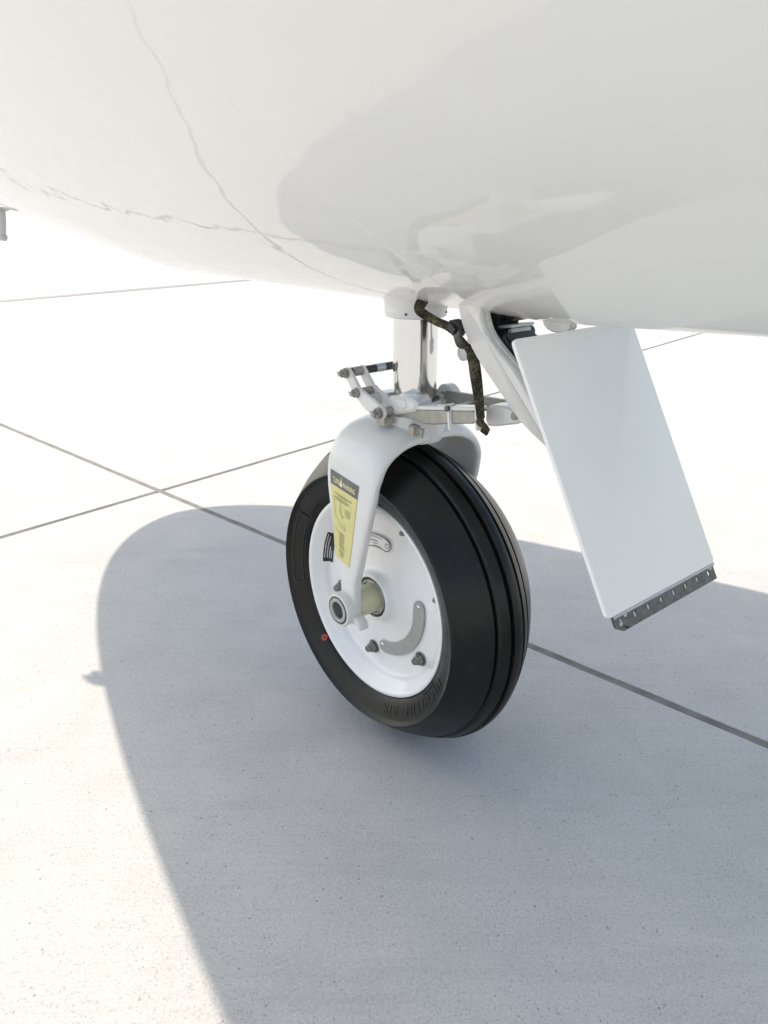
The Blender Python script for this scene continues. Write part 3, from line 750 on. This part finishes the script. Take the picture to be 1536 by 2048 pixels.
# ------------------------------------------------------------------ gear door, its gooseneck arm and hinge strip
dt, db_ = Vector((0, .2362, .5456)), Vector((0, .3545, .3345)); dd = (db_-dt).normalized(); dn = Vector((0, -dd.z, dd.y));
if dn.y < 0: dn = -dn
DW = .085; DL = (db_-dt).length
bm = bmesh.new()
def rrect(hw, L, r, n=6):
    out = []
    for cx, cy, a0 in ((hw-r, r, -90), (hw-r, L-r, 0), (-hw+r, L-r, 90), (-hw+r, r, 180)):
        for k in range(n+1): a = R(a0+90*k/n); out.append((cx+r*math.cos(a), cy+r*math.sin(a)))
    return out
lay = []
for off, ins in ((0., 0.), (0., 0.)): pass
TH = .0045
sections = [(-TH, .0010), (-TH+.0010, 0), (-.0006, 0), (-.0002, .0002), (0, .0007)]
rings = []
for off, ins in sections:
    o2 = rrect(DW-ins, DL-2*ins, .0045); rings.append([bm.verts.new(dt+dd*(y+ins)+Vector((x, 0, 0))+dn*off) for x, y in o2])
n = len(rings[0])
for A, B in zip(rings, rings[1:]):
    for k in range(n): bm.faces.new((A[k], A[(k+1) % n], B[(k+1) % n], B[k]))
bm.faces.new(rings[0]); bm.faces.new(rings[-1])
door = fin(bm, 'gear_door', M_DOOR, jet, 35)
# hinge strip with real holes
bm = bmesh.new(); NH = 8; x0, x1 = -.0825, .0780; y0, y1 = -.003, .0152; w = (x1-x0)/NH
def hp(x, y, off): return dt+dd*(DL+y)+Vector((x, 0, 0))+dn*off
for k in range(NH):
    xa, xb = x0+w*k, x0+w*(k+1); cxx = (xa+xb)/2; cyy = .0072; hr = .0026; n = 16; rows = []
    for off in (-.0016, -.0032):
        outer, innr = [], []
        for q in range(n):
            a = 2*math.pi*q/n; ca, sa = math.cos(a), math.sin(a)
            m = max(abs(ca), abs(sa)); yy = cyy+((y1-cyy) if sa > 0 else (cyy-y0))*sa/m; xx = cxx+(xb-cxx)*ca/m
            # cut corner at the near end as in the photographed strip
            if k == NH-1 and xx > xb-.012 and yy > .010: xx -= .010*(yy-.010)/.0052
            outer.append(bm.verts.new(hp(xx, yy, off))); innr.append(bm.verts.new(hp(cxx+hr*ca*.8, cyy+hr*sa*1.15, off)))
        rows.append((outer, innr))
    for o_, i_ in rows:
        for q in range(n): bm.faces.new((o_[q], o_[(q+1) % n], i_[(q+1) % n], i_[q]))
    for q in range(n):
        bm.faces.new((rows[0][1][q], rows[0][1][(q+1) % n], rows[1][1][(q+1) % n], rows[1][1][q]))
        bm.faces.new((rows[0][0][q], rows[0][0][(q+1) % n], rows[1][0][(q+1) % n], rows[1][0][q]))
hinge = fin(bm, 'hinge_strip', M_DARKSTEEL, door, 30)
for x in (.0700, .0615, -.0760):
    bm = bmesh.new(); p = hp(x, .0035 if x < .065 else .0085, -.0017); turned(bm, p, p+dn, [(0, .0022), (.0006, .0021), (.0012, .0014)], 14); fin(bm, 'hinge_rivet', M_GREYAL, door, 50)
bm = bmesh.new()
p = hp(-.083, .0012, -.0022); turned(bm, p, p+Vector((1, 0, 0)), [(0, .0022), (.160, .0022)], 14); fin(bm, 'hinge_pin', M_GREYAL, door, 40)
# gooseneck
aL = [(.118, .575), (.1215, .558), (.1259, .5446), (.1333, .5312), (.149, .5118), (.1764, .4874), (.2062, .4618), (.2372, .4448), (.2480, .4400)]
aR = [(.150, .580), (.1500, .563), (.1525, .5483), (.1604, .5345), (.1771, .5204), (.1964, .507), (.213, .4890), (.232, .4710), (.2440, .4560)]
cl = lambda L: [tuple(v[:2]) for v in catmull([(a, b, 0) for a, b in L], 5)]
bm = bmesh.new(); plate(bm, cl(aL)+cl(aR)[::-1], .0260, .0350, .0016)
arm = fin(bm, 'gooseneck_arm', M_GEAR, jet, 45)
bm = bmesh.new()   # inner stiffening flange along the aft edge
rr = cl(aR); rowsf = []
for i, (y, z) in enumerate(rr):
    rowsf.append([bm.verts.new(v) for v in ((.0275, y-.001, z-.001), (.0225, y-.001, z-.001), (.0225, y+.0012, z+.0012), (.0275, y+.0012, z+.0012))])
for A, B in zip(rowsf, rowsf[1:]):
    for k in range(4): bm.faces.new((A[k], A[(k+1) % 4], B[(k+1) % 4], B[k]))
bm.faces.new(rowsf[0]); bm.faces.new(rowsf[-1]); fin(bm, 'arm_flange', M_GEAR, arm, 40)
# dark uplock gear hanging from the belly behind the arm
bm = bmesh.new()
box(bm, (.004, .160, .522), (.040, .034, .026), Matrix.Rotation(R(-30), 3, 'X'), .003); box(bm, (.010, .140, .541), (.036, .026, .024), Matrix.Rotation(R(-20), 3, 'X'), .003)
box(bm, (.010, .190, .508), (.050, .024, .030), Matrix.Rotation(R(-40), 3, 'X'), .003); box(bm, (.012, .172, .518), (.040, .030, .026), Matrix.Rotation(R(-38), 3, 'X'), .003); rod(bm, (-.030, .150, .530), (.034, .150, .530), .006); box(bm, (.0, .150, .560), (.03, .03, .03), None, .002)
bmesh.ops.translate(bm, vec=(-.012, 0, 0), verts=bm.verts); up = fin(bm, 'uplock', M_BLACK, jet, 35)
bm = bmesh.new(); box(bm, (.004, .155, .5395), (.034, .030, .0028), Matrix.Rotation(R(8), 3, 'X'), .0008); box(bm, (.004, .1660, .5330), (.030, .005, .011), Matrix.Rotation(R(8), 3, 'X'), .0012)
box(bm, (.010, .163, .5275), (.012, .006, .008), None, .001); bmesh.ops.translate(bm, vec=(-.010, 0, 0), verts=bm.verts); fin(bm, 'uplock_plate', M_GREYAL, up, 35)
bm = bmesh.new(); box(bm, (.012, .178, .512), (.024, .008, .007), Matrix.Rotation(R(-30), 3, 'X'), .001); box(bm, (.014, .172, .521), (.020, .007, .006), Matrix.Rotation(R(-30), 3, 'X'), .001); bmesh.ops.translate(bm, vec=(-.008, .004, 0), verts=bm.verts); fin(bm, 'uplock_lever', M_GREYAL, up, 35)
bm = bmesh.new(); turned(bm, (-.046, .0735, .4995), (-.020, .0735, .4995), [(0, .006), (.002, .0085), (.022, .0085), (.024, .006)], 24); bar(bm, (-.033, .0735, .5), (-.033, .098, .556), .010, .008); fin(bm, 'door_roller', M_GEAR, jet, 40)
bm = bmesh.new(); plate(bm, smooth_poly([(.198, .552), (.203, .5435), (.214, .5400), (.232, .5425), (.232, .555)], 1), -.006, .004, .001); fin(bm, 'door_stop', M_GREYAL, jet, 40)

# ------------------------------------------------------------------ webbing strap tied to the torque link
SPTS = [(.016, .0600, .5660), (.030, .0680, .5590), (.044, .0775, .5505), (.040, .096, .5418), (.036, .1131, .5365), (.033, .1278, .5251), (.030, .1392, .5104), (.030, .145, .4918), (.034, .1540, .4712), (.0385, .1612, .4580), (.0395, .1640, .4510)]
sp = catmull(SPTS, 6); wd = []; ww = []
for i, p in enumerate(sp):
    t = i/(len(sp)-1); d = (sp[min(i+1, len(sp)-1)]-sp[max(i-1, 0)]).normalized()
    view = Vector((.55, .58, .1)); side = d.cross(view).normalized(); a = .5*math.sin(t*9)-.2; wd.append(side*math.cos(a)+view.normalized()*math.sin(a))
    ww.append(.0102+.0018*math.sin(t*11+1) - (.004 if .42 < t < .58 else 0) - (.003 if t > .93 else 0))
bm = bmesh.new(); ribbon(bm, sp, ww, .0024, wd)
strap = fin(bm, 'webbing_strap', M_WEB, None, 50)
strap.location = jet.location; strap.rotation_euler = jet.rotation_euler
tag(strap, label='dark olive woven strap hanging from white belly and knotted round steel link', category='strap')
bm = bmesh.new()
kk = catmull([(.0370, .158, .4545), (.0405, .162, .4530), (.0415, .1690, .4505), (.0405, .1705, .4470), (.0385, .1675, .4445), (.0370, .1655, .4425)], 5); ribbon(bm, kk, .0085, .0032, [Vector((.3, 1, .5+.5*math.sin(q*.5))) for q in range(len(kk))])
fin(bm, 'strap_knot', M_WEB, strap, 50)
bm = bmesh.new()
k2 = catmull([(.018, .118, .548), (.028, .121, .540), (.036, .124, .532), (.036, .128, .523), (.028, .129, .519)], 5); ribbon(bm, k2, .013, .003, [Vector((.3, 1, .4))]*len(k2))
box(bm, (.030, .1165, .5360), (.016, .018, .014), Matrix.Rotation(R(-30), 3, 'X'), .004); fin(bm, 'strap_fold', M_BLACK, strap, 50)
